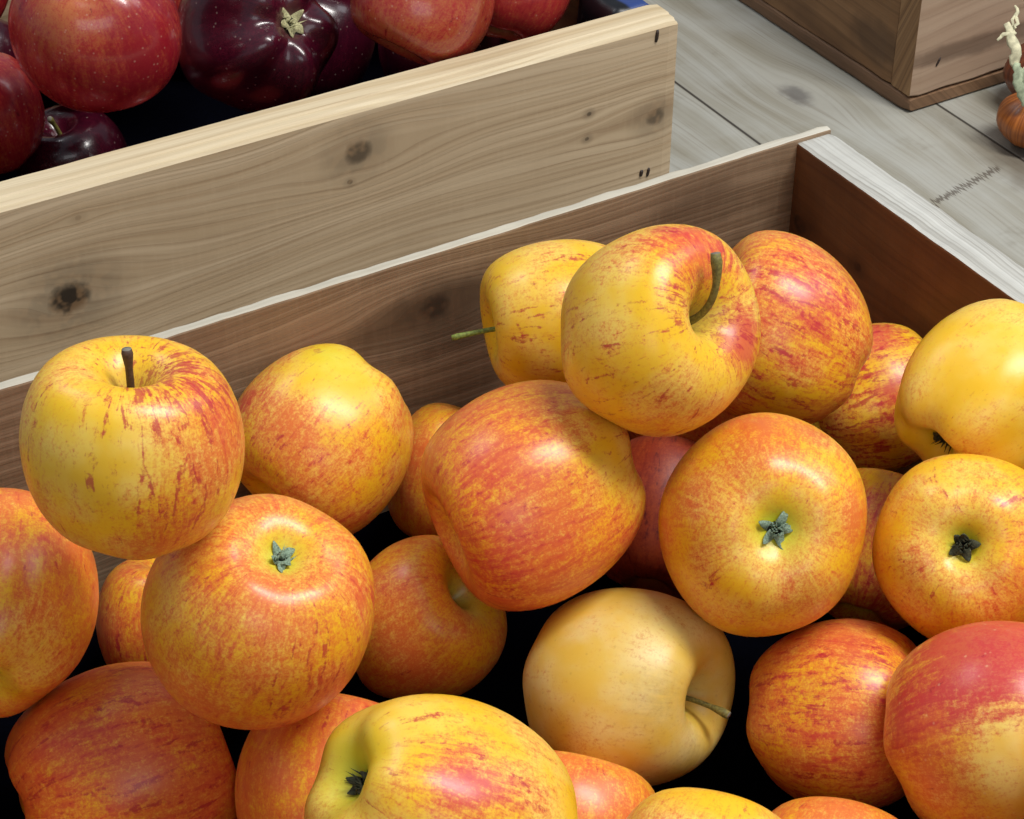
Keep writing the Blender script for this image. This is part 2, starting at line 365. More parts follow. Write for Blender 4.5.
def skin(name, base, pale, orange, red, stripe, green, russet, rough=.3, lent=.3, coat=.0, ssc=None):
    m = NT(name)
    at = lambda n: m.n('ShaderNodeAttribute', attribute_name=n)
    p1 = m.sep(at('paint').outputs['Vector']); p2 = m.sep(at('paint_extra').outputs['Vector']); g = at('skin_coord').outputs['Vector']
    rnd = m.n('ShaderNodeObjectInfo').outputs['Random']
    off = m.comb(m.math('MULTIPLY', rnd, 41.0), m.math('MULTIPLY', rnd, 17.0), m.math('MULTIPLY', rnd, 29.0))
    P = m.vadd(g, off)
    q = m.sep(g)
    def st(fr, lg, det=2, rg=.5, dist=.6):
        return m.noise(m.vadd(m.comb(m.math('MULTIPLY', q[0], fr), m.math('MULTIPLY', q[1], fr), m.math('MULTIPLY', q[2], lg)), off), 1.0, det, rg, dist)
    mott = m.noise(m.n('ShaderNodeTexCoord').outputs['Object'], 420, 4, .75)
    mott2 = m.noise(m.n('ShaderNodeTexCoord').outputs['Object'], 1100, 2, .7)
    cloud = m.noise(m.n('ShaderNodeTexCoord').outputs['Object'], 48, 3)
    s_fine = st(15, 3.4, 4, .7); s_big = st(6.5, 1.7, 3, .6); s_dash = st(9.5, 2.8, 2, .5, .9)
    c = m.mix(m.ramp(cloud, .35, .7), base, pale)
    # orange flush, mottled and finely streaked
    o = m.math('ADD', p1[1], m.math('ADD', m.math('MULTIPLY_ADD', s_fine, 1.1, -.55), m.math('ADD', m.math('MULTIPLY_ADD', mott, 1.3, -.65), m.math('ADD', m.math('MULTIPLY_ADD', cloud, 1.1, -.55), m.math('MULTIPLY_ADD', mott2, 1.3, -.65)))))
    c = m.mix(m.math('MULTIPLY', m.ramp(o, .1, 1.05), .9), c, orange)
    # red flush
    r = m.math('ADD', p1[0], m.math('ADD', m.math('MULTIPLY_ADD', s_big, 1.5, -.75), m.math('ADD', m.math('MULTIPLY_ADD', s_fine, 1.2, -.6), m.math('MULTIPLY_ADD', mott, 1.2, -.6))))
    c = m.mix(m.math('MULTIPLY', m.ramp(r, .2, 1.1), .8), c, red)
    # crimson dashes along the meridians
    s = m.math('ADD', m.math('MULTIPLY', p1[2], .30), m.math('ADD', s_dash, m.math('MULTIPLY_ADD', mott, .55, -.275)))
    c = m.mix(m.math('MULTIPLY', m.ramp(s, .765, .92), .75), c, stripe)
    s2 = m.math('ADD', m.math('MULTIPLY', p1[2], .22), m.math('ADD', s_fine, m.math('MULTIPLY_ADD', mott, .5, -.25)))
    c = m.mix(m.math('MULTIPLY', m.ramp(s2, .71, .92), .5), c, stripe)
    c = m.mix(p2[0], c, green)
    rs = m.math('MULTIPLY', p2[1], m.ramp(m.math('ADD', m.math('MULTIPLY', s_fine, .5), m.math('MULTIPLY', mott, .5)), .3, .6, .45, 1))
    c = m.mix(rs, c, russet)
    v = m.n('ShaderNodeTexVoronoi'); m.put(v.inputs['Vector'], m.n('ShaderNodeTexCoord').outputs['Object']); v.inputs['Scale'].default_value = 230
    c = m.mix(m.math('MULTIPLY', m.ramp(v.outputs['Distance'], .05, .17, 1, 0), lent), c, m.mix(.5, pale, (.8, .75, .6)) if lent > .25 else tuple(x*.45 for x in orange))
    m.put(m.b.inputs['Base Color'], c)
    m.b.inputs['Roughness'].default_value = rough
    m.b.inputs['Specular IOR Level'].default_value = .5
    m.b.inputs['Subsurface Weight'].default_value = .12 if ssc is None else ssc
    m.b.inputs['Subsurface Radius'].default_value = (.8, .35, .12); m.b.inputs['Subsurface Scale'].default_value = .004
    if coat: m.b.inputs['Coat Weight'].default_value = coat; m.b.inputs['Coat Roughness'].default_value = .08
    m.bump(m.math('ADD', m.math('MULTIPLY', mott2, .35), m.math('MULTIPLY', cloud, 2.0)), .10, .0012)
    return m.m
skins = {
 'striped': skin('striped_apple_skin', lin(236, 188, 36), lin(241, 206, 96), lin(220, 102, 50), lin(202, 54, 60), lin(180, 34, 54), lin(200, 204, 44), lin(150, 122, 62), .34, .16),
 'crimson': skin('crimson_topped_apple_skin', lin(236, 186, 56), lin(242, 212, 116), lin(218, 106, 56), lin(192, 34, 62), lin(160, 20, 48), lin(200, 204, 44), lin(150, 122, 62), .33, .26),
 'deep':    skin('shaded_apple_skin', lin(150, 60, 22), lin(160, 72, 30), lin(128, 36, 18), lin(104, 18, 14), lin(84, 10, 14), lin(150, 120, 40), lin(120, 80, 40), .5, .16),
 'dull':    skin('dull_yellow_apple_skin', lin(226, 188, 74), lin(232, 208, 134), lin(200, 108, 28), lin(176, 60, 36), lin(160, 60, 40), lin(170, 165, 60), lin(150, 130, 80), .42, .16),
 'red':     skin('red_apple_skin', lin(164, 84, 46), lin(180, 104, 60), lin(160, 36, 42), lin(132, 12, 34), lin(84, 4, 20), lin(150, 160, 100), lin(120, 100, 60), .27, .3, .25, .02),
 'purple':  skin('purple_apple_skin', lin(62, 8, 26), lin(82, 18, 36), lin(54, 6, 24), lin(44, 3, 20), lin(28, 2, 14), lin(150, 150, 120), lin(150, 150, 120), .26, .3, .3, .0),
}
stem_mat = {k: plain('stem_'+k, c, .65, .35, 900) for k, c in (('brown', lin(72, 50, 34)), ('olive', lin(112, 104, 48)), ('green', lin(120, 136, 60)))}
stem_tip = plain('stem_tip', lin(120, 116, 104), .8)
sepal_mat = {'grey': plain('grey_green_sepals', lin(122, 142, 122), .9, .4, 1500), 'dark': plain('dark_sepals', lin(62, 64, 44), .9, .5, 1500), 'pale': plain('pale_sepals', lin(176, 172, 130), .9, .3, 1500)}
pit_mat = plain('calyx_pit', lin(28, 26, 18), 1.0)

def make_apple(key, d):
    T = TAB[key]; r = T['r']; Rm = np.array(T['R']); loc = np.array(T['loc'])+np.array([0, 0, .66])
    nr, ns = 52, 88
    V = apple_verts(T['seed'], T['hs'], T['taper'], T['lobe'], d.get('lop', .03), d.get('cav', 1.0), nr, ns)
    V = V@np.array(T['S']).T
    verts = [tuple(V[0, 0]*r)]; ids = []; k = 1
    for i in range(1, nr):
        ids.append(list(range(k, k+ns))); k += ns
        verts += [tuple(p*r) for p in V[i]]
    verts.append(tuple(V[nr, 0]*r)); last = k
    faces = []
    for j in range(ns): faces.append((0, ids[0][j], ids[0][(j+1) % ns])); faces.append((last, ids[-1][(j+1) % ns], ids[-1][j]))
    for a, b in zip(ids[:-1], ids[1:]):
        for j in range(ns): faces.append((a[j], b[j], b[(j+1) % ns], a[(j+1) % ns]))
    me = bpy.data.meshes.new('apple'); me.from_pydata(verts, [], faces)
    o = link('apple', me, skins[d['skin']], None, True)
    M = Matrix(((*Rm[0], loc[0]), (*Rm[1], loc[1]), (*Rm[2], loc[2]), (0, 0, 0, 1)))
    o.matrix_world = M
    # paint: view-side blobs given as (channel, right, up, angular radius, strength)
    P = np.array(verts); rad = np.linalg.norm(P, axis=1, keepdims=True)+1e-9; U = P/rad
    W = U@Rm.T
    fw = loc-np.array([0, 0, .66]); fw /= np.linalg.norm(fw)
    rt = RT-fw*(RT@fw); rt /= np.linalg.norm(rt); up = np.cross(rt, fw)
    col = np.zeros((len(P), 4)); ex = np.zeros((len(P), 4)); col[:, 3] = ex[:, 3] = 1
    col[:, 1] = d.get('o', .5); col[:, 0] = d.get('r', .1); col[:, 2] = d.get('s', .5)
    ch = {'r': (col, 0), 'o': (col, 1), 's': (col, 2), 'g': (ex, 0), 'u': (ex, 1)}
    for (c, a, b, q, kk) in d.get('blobs', ()):
        w = math.sqrt(max(.02, 1-a*a-b*b)); D = a*rt+b*up-w*fw; D /= np.linalg.norm(D)
        ang = np.arccos(np.clip(W@D, -1, 1)); arr, ci = ch[c]
        arr[:, ci] += kk*np.exp(-(ang/q)**2*1.2)
    rho = np.hypot(P[:, 0], P[:, 1])/r; z = P[:, 2]
    cal = d.get('green', .9)*np.exp(-(rho/d.get('gr', .20))**2)*(z < 0)
    stc = d.get('stemgreen', .5)*np.exp(-(rho/.22)**2)*(z > 0)
    ex[:, 0] = np.clip(ex[:, 0]+cal+stc*.7, 0, 1)
    ex[:, 1] = np.clip(ex[:, 1]+d.get('russet', .35)*np.exp(-(rho/.2)**2)*(z > 0), 0, 1)
    col[:, 0] = np.clip(col[:, 0]*(1-.9*np.exp(-(rho/.25)**2)), 0, 1.6); col[:, 1] = np.clip(col[:, 1]*(1-.8*np.exp(-(rho/.25)**2)), 0, 1.6)
    sk = np.zeros((len(P), 3)); hh = np.hypot(P[:, 0], P[:, 1])+1e-9
    shrink = np.minimum(1, (rho+.05)/.45)
    sk[:, 0] = P[:, 0]/hh*shrink; sk[:, 1] = P[:, 1]/hh*shrink
    sk[:, 2] = np.where(True, np.arctan2(hh, P[:, 2]), 0)
    for nm, arr in (('paint', col[:, :3]), ('paint_extra', ex[:, :3]), ('skin_coord', sk)):
        a = me.attributes.new(nm, 'FLOAT_VECTOR', 'POINT'); a.data.foreach_set('vector', arr.astype(np.float32).ravel())
    # stem
    sm = d.get('stem')
    if sm:
        z0 = V[0, 0, 2]; base = np.array([0, 0, z0-.03])
        tipw = sm['tip'][0]*rt+sm['tip'][1]*up-sm['tip'][2]*fw
        tip = base+tipw@Rm
        L = np.linalg.norm(tip-base); mid = base+np.array([0, 0, L*sm.get('straight', .5)])
        pts = [tuple(np.array(p)*r) for p in bez(base, mid, tip, 14)]
        w = sm['w']; t = sm.get('knob', 1.5)
        rr = [w*(1.25-.25*min(1, i/3)) if i < 11 else w*(1+(t-1)*((i-10)/3.4)**1.0) for i in range(15)]
        so = tube('stem', pts, [x*r for x in rr[:14]]+[w*t*.8*r], [stem_mat[sm['c']], stem_tip], None, 10)
        for f in so.data.polygons:
            if len(f.vertices) > 4 and f.center.length > .5*L*r: f.material_index = 1
        so.parent = o; so.location = (V[0, 0, 0]*r, V[0, 0, 1]*r, 0)
    cx_ = d.get('calyx')
    if cx_:
        bmm = bmesh.new(); rnd = random.Random(T['seed']); zb = V[nr, 0, 2]*r
        cs = r*d.get('cs', .095)
        N = 10
        for k in range(5):
            a = k/5*6.2832+rnd.uniform(-.3, .3); ca, sa = math.cos(a), math.sin(a)
            L = cs*rnd.uniform(1.1, 1.6); prev = None
            lean = rnd.uniform(.3, 1.0)
            for s in range(6):
                t = s/5; w = cs*.36*(1-t)**.8*(.7+.6*t)+cs*.03
                rr_ = cs*.22+L*t*lean*.85; h = -cs*(.32+.45*t*(1.2-lean)+.16*math.sin(t*4+k))
                tw = math.sin(t*4+k)*w*.5
                row = [bmm.verts.new((rr_*ca-sa*w*e, rr_*sa+ca*w*e, zb+h+tw*e+(w*.3 if e == 0 else 0))) for e in (-1, 0, 1)]
                if prev:
                    for e in (0, 1): bmm.faces.new((prev[e], prev[e+1], row[e+1], row[e]))
                prev = row
        # withered threads at the centre
        for k in range(16):
            a = rnd.uniform(0, 6.28); b = rnd.uniform(0, .55)*cs
            p0 = Vector((b*math.cos(a), b*math.sin(a), zb-cs*.1)); p1 = p0+Vector((rnd.uniform(-.3, .3)*cs, rnd.uniform(-.3, .3)*cs, -cs*rnd.uniform(.6, 1.1)))
            w = cs*.05
            vs = [bmm.verts.new(p0+Vector((w*math.cos(q), w*math.sin(q), 0))) for q in (0, 2.1, 4.2)]; tp = bmm.verts.new(p1)
            for q in range(3): bmm.faces.new((vs[q], vs[(q+1) % 3], tp))
        # dark pit disc
        ring = [bmm.verts.new((cs*.5*math.cos(q/10*6.2832), cs*.5*math.sin(q/10*6.2832), zb-cs*.12)) for q in range(10)]
        f = bmm.faces.new(ring); f.material_index = 1
        me2 = bpy.data.meshes.new('calyx'); bmm.to_mesh(me2); bmm.free()
        co = link('calyx', me2, [sepal_mat[cx_], pit_mat], None, True); co.parent = o; co.location = (V[nr, 0, 0]*r, V[nr, 0, 1]*r, 0)
        co.modifiers.new('s', 'SOLIDIFY').thickness = cs*.05
    tag(o, d['label'], 'apple', d['group'])
    return o
TAB = json.loads('''{
"A1": {"loc": [0.19594, 0.55674, -0.44732], "r": 0.03519, "R": [[0.8958, 0.4313, 0.1071], [-0.4407, 0.8931, 0.0896], [-0.057, -0.1275, 0.9902]], "seed": 11, "S": [[1.0088, 0.0005, -0.0003], [0.0005, 0.9978, -0.0038], [-0.0003, -0.0038, 0.9934]], "hs": 1.06, "taper": 0.14, "lobe": 0.012},
"A2": {"loc": [0.31596, 0.66862, -0.56439], "r": 0.03762, "R": [[-0.4824, -0.1102, -0.869], [0.2539, 0.9319, -0.2591], [0.8383, -0.3456, -0.4216]], "seed": 12, "S": [[1.0037, -0.0064, -0.0319], [-0.0064, 0.9917, -0.017], [-0.0319, -0.017, 1.0059]], "hs": 1.04, "taper": 0.12, "lobe": 0.018},
"A3": {"loc": [0.22659, 0.53629, -0.51658], "r": 0.03933, "R": [[0.9633, 0.222, -0.1509], [0.261, -0.9057, 0.3339], [-0.0626, -0.3611, -0.9304]], "seed": 13, "S": [[1.0128, 0.0254, 0.0021], [0.0254, 0.9965, -0.0173], [0.0021, -0.0173, 0.9918]], "hs": 1.04, "taper": 0.08, "lobe": 0.012},
"A4": {"loc": [0.15801, 0.61858, -0.5436], "r": 0.03735, "R": [[0.6826, -0.5575, 0.4725], [-0.2173, 0.4625, 0.8596], [-0.6977, -0.6894, 0.1946]], "seed": 14, "S": [[1.0104, -0.0141, 0.0088], [-0.0141, 1.0033, 0.0062], [0.0088, 0.0062, 0.9867]], "hs": 1.12, "taper": 0.1, "lobe": 0.03},
"A5": {"loc": [0.23763, 0.6454, -0.61289], "r": 0.0328, "R": [[-0.973, 0.1472, 0.1779], [-0.0513, -0.8889, 0.4552], [0.2251, 0.4338, 0.8724]], "seed": 15, "S": [[0.9999, 0.0001, -0.0001], [0.0001, 1.0, -0.0], [-0.0001, -0.0, 1.0002]], "hs": 1.0, "taper": 0.1, "lobe": 0.02},
"A6": {"loc": [0.18323, 0.56757, -0.60074], "r": 0.04213, "R": [[0.2265, 0.0218, 0.9738], [0.8084, 0.5534, -0.2004], [-0.5433, 0.8326, 0.1077]], "seed": 16, "S": [[0.9979, -0.0096, -0.0074], [-0.0096, 0.9562, -0.0335], [-0.0074, -0.0335, 1.0493]], "hs": 1.0, "taper": 0.12, "lobe": 0.02},
"A7": {"loc": [0.24013, 0.51487, -0.59107], "r": 0.03545, "R": [[0.7671, 0.2526, 0.5897], [-0.6323, 0.453, 0.6285], [-0.1084, -0.855, 0.5072]], "seed": 17, "S": [[0.9813, -0.0002, -0.0077], [-0.0002, 1.0009, -0.0045], [-0.0077, -0.0045, 1.0182]], "hs": 1.0, "taper": 0.1, "lobe": 0.02},
"A8": {"loc": [0.24216, 0.43785, -0.53593], "r": 0.0395, "R": [[0.3989, -0.5712, 0.7174], [-0.5539, -0.7735, -0.3079], [0.7308, -0.2746, -0.625]], "seed": 18, "S": [[1.01, 0.0067, 0.0203], [0.0067, 0.9739, -0.0135], [0.0203, -0.0135, 1.0173]], "hs": 1.05, "taper": 0.1, "lobe": 0.025},
"A9": {"loc": [0.31898, 0.5886, -0.60425], "r": 0.03237, "R": [[-0.5613, 0.6429, 0.5211], [-0.8236, -0.3719, -0.4283], [-0.0816, -0.6696, 0.7382]], "seed": 19, "S": [[0.9975, -0.002, 0.0014], [-0.002, 1.0016, 0.0035], [0.0014, 0.0035, 1.0009]], "hs": 1.0, "taper": 0.1, "lobe": 0.03},
"A10": {"loc": [0.38103, 0.66257, -0.6072], "r": 0.03459, "R": [[-0.8347, 0.1546, 0.5286], [-0.0025, -0.9609, 0.277], [0.5507, 0.2298, 0.8024]], "seed": 20, "S": [[1.0034, -0.0027, -0.0026], [-0.0027, 1.002, 0.0031], [-0.0026, 0.0031, 0.9947]], "hs": 1.0, "taper": 0.1, "lobe": 0.02},
"A11": {"loc": [0.35765, 0.57152, -0.54289], "r": 0.0421, "R": [[-0.1896, -0.0322, -0.9813], [-0.4452, 0.8936, 0.0567], [0.8751, 0.4477, -0.1838]], "seed": 21, "S": [[1.0031, 0.0079, -0.0021], [0.0079, 1.01, -0.0172], [-0.0021, -0.0172, 0.9874]], "hs": 1.05, "taper": 0.12, "lobe": 0.03},
"A12": {"loc": [0.42639, 0.65678, -0.53528], "r": 0.03546, "R": [[0.2191, 0.2723, -0.9369], [0.6518, 0.6737, 0.3482], [0.7261, -0.687, -0.0299]], "seed": 22, "S": [[0.9699, 0.0057, 0.0086], [0.0057, 0.9998, 0.004], [0.0086, 0.004, 1.0313]], "hs": 1.05, "taper": 0.1, "lobe": 0.02},
"A13": {"loc": [0.40615, 0.56044, -0.47711], "r": 0.03855, "R": [[-0.8925, -0.3286, 0.309], [-0.0165, -0.6609, -0.7503], [0.4507, -0.6748, 0.5844]], "seed": 23, "S": [[0.9781, -0.0027, 0.0233], [-0.0027, 1.0442, -0.0113], [0.0233, -0.0113, 0.9798]], "hs": 0.95, "taper": 0.1, "lobe": 0.025},
"A14": {"loc": [0.50124, 0.60339, -0.53658], "r": 0.03926, "R": [[-0.4983, -0.5538, -0.6671], [0.058, -0.789, 0.6117], [-0.8651, 0.2661, 0.4253]], "seed": 24, "S": [[1.0106, 0.0071, -0.0193], [0.0071, 1.0025, -0.0027], [-0.0193, -0.0027, 0.9874]], "hs": 1.0, "taper": 0.2, "lobe": 0.02},
"A15": {"loc": [0.55342, 0.59789, -0.58624], "r": 0.03272, "R": [[0.2861, 0.234, 0.9292], [0.1869, 0.9375, -0.2937], [-0.9398, 0.2577, 0.2245]], "seed": 25, "S": [[1.0023, -0.003, -0.0013], [-0.003, 1.003, 0.004], [-0.0013, 0.004, 0.9947]], "hs": 1.0, "taper": 0.1, "lobe": 0.03},
"A16": {"loc": [0.53833, 0.51563, -0.52787], "r": 0.03545, "R": [[-0.2121, -0.2587, 0.9424], [0.9754, -0.1156, 0.1878], [0.0604, 0.959, 0.2768]], "seed": 26, "S": [[1.0103, -0.0082, -0.0206], [-0.0082, 0.9895, -0.0099], [-0.0206, -0.0099, 1.0009]], "hs": 1.08, "taper": 0.15, "lobe": 0.035},
"A17": {"loc": [0.42259, 0.5085, -0.54038], "r": 0.0408, "R": [[0.6079, 0.7003, 0.3743], [0.2993, -0.6387, 0.7089], [0.7355, -0.3189, -0.5978]], "seed": 27, "S": [[1.0375, -0.0344, 0.0053], [-0.0344, 0.9662, 0.0062], [0.0053, 0.0062, 0.9989]], "hs": 0.98, "taper": 0.1, "lobe": 0.016},
"A18": {"loc": [0.48689, 0.46386, -0.54789], "r": 0.03674, "R": [[0.669, -0.434, 0.6034], [-0.7355, -0.5036, 0.4532], [0.1071, -0.747, -0.6561]], "seed": 28, "S": [[1.0155, -0.0035, 0.0012], [-0.0035, 0.9847, -0.0009], [0.0012, -0.0009, 1.0001]], "hs": 0.98, "taper": 0.1, "lobe": 0.018},
"A19": {"loc": [0.44331, 0.60032, -0.61033], "r": 0.03334, "R": [[-0.6534, -0.4456, 0.612], [0.7531, -0.3001, 0.5855], [-0.0772, 0.8434, 0.5317]], "seed": 29, "S": [[0.937, -0.0069, 0.0236], [-0.0069, 1.007, 0.0259], [0.0236, 0.0259, 1.0611]], "hs": 1.0, "taper": 0.1, "lobe": 0.02},
"A20": {"loc": [0.50756, 0.53357, -0.60754], "r": 0.03309, "R": [[-0.6154, 0.3767, 0.6924], [0.0133, -0.8733, 0.487], [0.7881, 0.3089, 0.5324]], "seed": 30, "S": [[1.0002, 0.0058, 0.0099], [0.0058, 0.9854, -0.0075], [0.0099, -0.0075, 1.0148]], "hs": 1.0, "taper": 0.1, "lobe": 0.02},
"A21": {"loc": [0.36809, 0.5138, -0.60308], "r": 0.03842, "R": [[0.8112, -0.2962, 0.5041], [0.5509, 0.0984, -0.8287], [0.1959, 0.95, 0.243]], "seed": 31, "S": [[0.992, -0.0112, 0.0087], [-0.0112, 0.9935, -0.0028], [0.0087, -0.0028, 1.0149]], "hs": 1.02, "taper": 0.02, "lobe": 0.012},
"A22": {"loc": [0.43189, 0.46214, -0.60518], "r": 0.03635, "R": [[-0.0791, -0.8038, 0.5896], [0.2861, -0.5849, -0.7589], [0.9549, 0.1087, 0.2763]], "seed": 32, "S": [[1.0051, -0.0038, 0.0006], [-0.0038, 1.0018, 0.0022], [0.0006, 0.0022, 0.9931]], "hs": 1.0, "taper": 0.1, "lobe": 0.02},
"A23": {"loc": [0.44956, 0.39914, -0.57135], "r": 0.04014, "R": [[-0.823, -0.0153, 0.5678], [-0.4448, -0.6044, -0.661], [0.3533, -0.7966, 0.4906]], "seed": 33, "S": [[1.0001, 0.0022, 0.0013], [0.0022, 1.0049, -0.0022], [0.0013, -0.0022, 0.995]], "hs": 1.0, "taper": 0.1, "lobe": 0.02},
"A24": {"loc": [0.31111, 0.4648, -0.60986], "r": 0.03343, "R": [[-0.7548, -0.2912, 0.5878], [0.6399, -0.524, 0.562], [0.1444, 0.8004, 0.5819]], "seed": 34, "S": [[1.0008, -0.0001, -0.0004], [-0.0001, 1.0, -0.0001], [-0.0004, -0.0001, 0.9992]], "hs": 1.0, "taper": 0.1, "lobe": 0.02},
"A25": {"loc": [0.32086, 0.39856, -0.57518], "r": 0.03229, "R": [[-0.3974, 0.6171, 0.6792], [-0.0965, -0.7641, 0.6378], [0.9126, 0.1879, 0.3632]], "seed": 35, "S": [[0.9976, -0.0034, -0.009], [-0.0034, 1.0204, 0.0077], [-0.009, 0.0077, 0.9825]], "hs": 1.0, "taper": 0.1, "lobe": 0.02},
"A26": {"loc": [0.37808, 0.39702, -0.60802], "r": 0.03189, "R": [[0.4443, 0.5723, 0.6893], [-0.7695, -0.1502, 0.6208], [0.4588, -0.8062, 0.3736]], "seed": 36, "S": [[1.0127, 0.0066, 0.0038], [0.0066, 1.0007, 0.0081], [0.0038, 0.0081, 0.9868]], "hs": 1.0, "taper": 0.1, "lobe": 0.02},
"R1": {"loc": [0.33618, 0.93903, -0.50042], "r": 0.0395, "R": [[0.9678, 0.1803, 0.1756], [0.1448, -0.9696, 0.1972], [0.2059, -0.1654, -0.9645]], "seed": 37, "S": [[1.0266, 0.0363, 0.0251], [0.0363, 1.0036, -0.0141], [0.0251, -0.0141, 0.9727]], "hs": 1.0, "taper": 0.15, "lobe": 0.02},
"R2": {"loc": [0.42734, 0.95294, -0.53287], "r": 0.0396, "R": [[0.7196, -0.6697, -0.1835], [-0.2369, -0.4852, 0.8417], [-0.6527, -0.5622, -0.5078]], "seed": 38, "S": [[0.9948, 0.011, 0.0072], [0.011, 1.0089, -0.0008], [0.0072, -0.0008, 0.9965]], "hs": 1.0, "taper": 0.2, "lobe": 0.08},
"R3": {"loc": [0.2932, 1.01027, -0.57124], "r": 0.03345, "R": [[-0.9877, -0.0334, -0.1525], [-0.015, -0.952, 0.3056], [-0.1554, 0.3042, 0.9399]], "seed": 39, "S": [[1.0051, -0.0022, 0.005], [-0.0022, 1.0003, 0.0003], [0.005, 0.0003, 0.9946]], "hs": 1.0, "taper": 0.1, "lobe": 0.02},
"R4": {"loc": [0.34131, 1.01493, -0.61545], "r": 0.03086, "R": [[0.6531, 0.7263, -0.2144], [-0.7355, 0.6758, 0.049], [0.1805, 0.1257, 0.9755]], "seed": 40, "S": [[0.9902, -0.0048, 0.0035], [-0.0048, 1.0024, 0.0081], [0.0035, 0.0081, 1.0076]], "hs": 1.0, "taper": 0.1, "lobe": 0.02},
"R5": {"loc": [0.49237, 0.89336, -0.50411], "r": 0.03515, "R": [[-0.7159, -0.156, -0.6805], [0.046, 0.9621, -0.2689], [0.6967, -0.2238, -0.6816]], "seed": 41, "S": [[1.0012, 0.002, 0.0043], [0.002, 1.0021, 0.0023], [0.0043, 0.0023, 0.9968]], "hs": 1.0, "taper": 0.1, "lobe": 0.04},
"R6": {"loc": [0.51643, 1.06807, -0.61033], "r": 0.03628, "R": [[0.8006, -0.5023, 0.3267], [0.4945, 0.8618, 0.1134], [-0.3385, 0.0708, 0.9383]], "seed": 42, "S": [[0.9881, 0.0215, -0.0013], [0.0215, 0.9703, 0.0226], [-0.0013, 0.0226, 1.0441]], "hs": 1.0, "taper": 0.1, "lobe": 0.02},
"R7": {"loc": [0.5552, 0.91226, -0.51679], "r": 0.03189, "R": [[-0.2332, -0.8405, 0.489], [0.9105, -0.0122, 0.4133], [-0.3414, 0.5416, 0.7682]], "seed": 43, "S": [[0.9929, -0.0075, 0.002], [-0.0075, 0.9936, 0.0069], [0.002, 0.0069, 1.0137]], "hs": 1.0, "taper": 0.1, "lobe": 0.02},
"R8": {"loc": [0.34167, 1.19642, -0.58497], "r": 0.03457, "R": [[-0.8559, 0.2339, 0.4612], [0.0173, -0.8784, 0.4775], [0.5168, 0.4167, 0.7478]], "seed": 44, "S": [[0.9986, 0.0009, 0.0009], [0.0009, 0.9996, -0.0], [0.0009, -0.0, 1.0018]], "hs": 1.0, "taper": 0.1, "lobe": 0.02},
"R9": {"loc": [0.49397, 1.20243, -0.60864], "r": 0.03357, "R": [[-0.1027, 0.8763, 0.4708], [-0.8298, -0.3365, 0.4452], [0.5485, -0.3449, 0.7617]], "seed": 45, "S": [[0.9994, -0.0095, 0.0047], [-0.0095, 0.9671, -0.0175], [0.0047, -0.0175, 1.0351]], "hs": 1.0, "taper": 0.1, "lobe": 0.02},
"R11": {"loc": [0.54994, 0.98257, -0.58375], "r": 0.03358, "R": [[0.7625, 0.4142, 0.497], [-0.6328, 0.6372, 0.4399], [-0.1345, -0.6499, 0.748]], "seed": 46, "S": [[1.0287, 0.0002, 0.0122], [0.0002, 0.9985, 0.0069], [0.0122, 0.0069, 0.9737]], "hs": 1.0, "taper": 0.1, "lobe": 0.02},
"R10": {"loc": [0.33251, 1.13339, -0.61163], "r": 0.03305, "R": [[0.4555, -0.7513, 0.4775], [0.5632, 0.6587, 0.499], [-0.6894, 0.0417, 0.7232]], "seed": 47, "S": [[0.9998, 0.0019, -0.0025], [0.0019, 0.9936, 0.0024], [-0.0025, 0.0024, 1.0066]], "hs": 1.0, "taper": 0.1, "lobe": 0.02}}''')
G2 = 'yellow and red striped apples heaped in the front crate'
G1 = 'dark red apples in the rear crate'
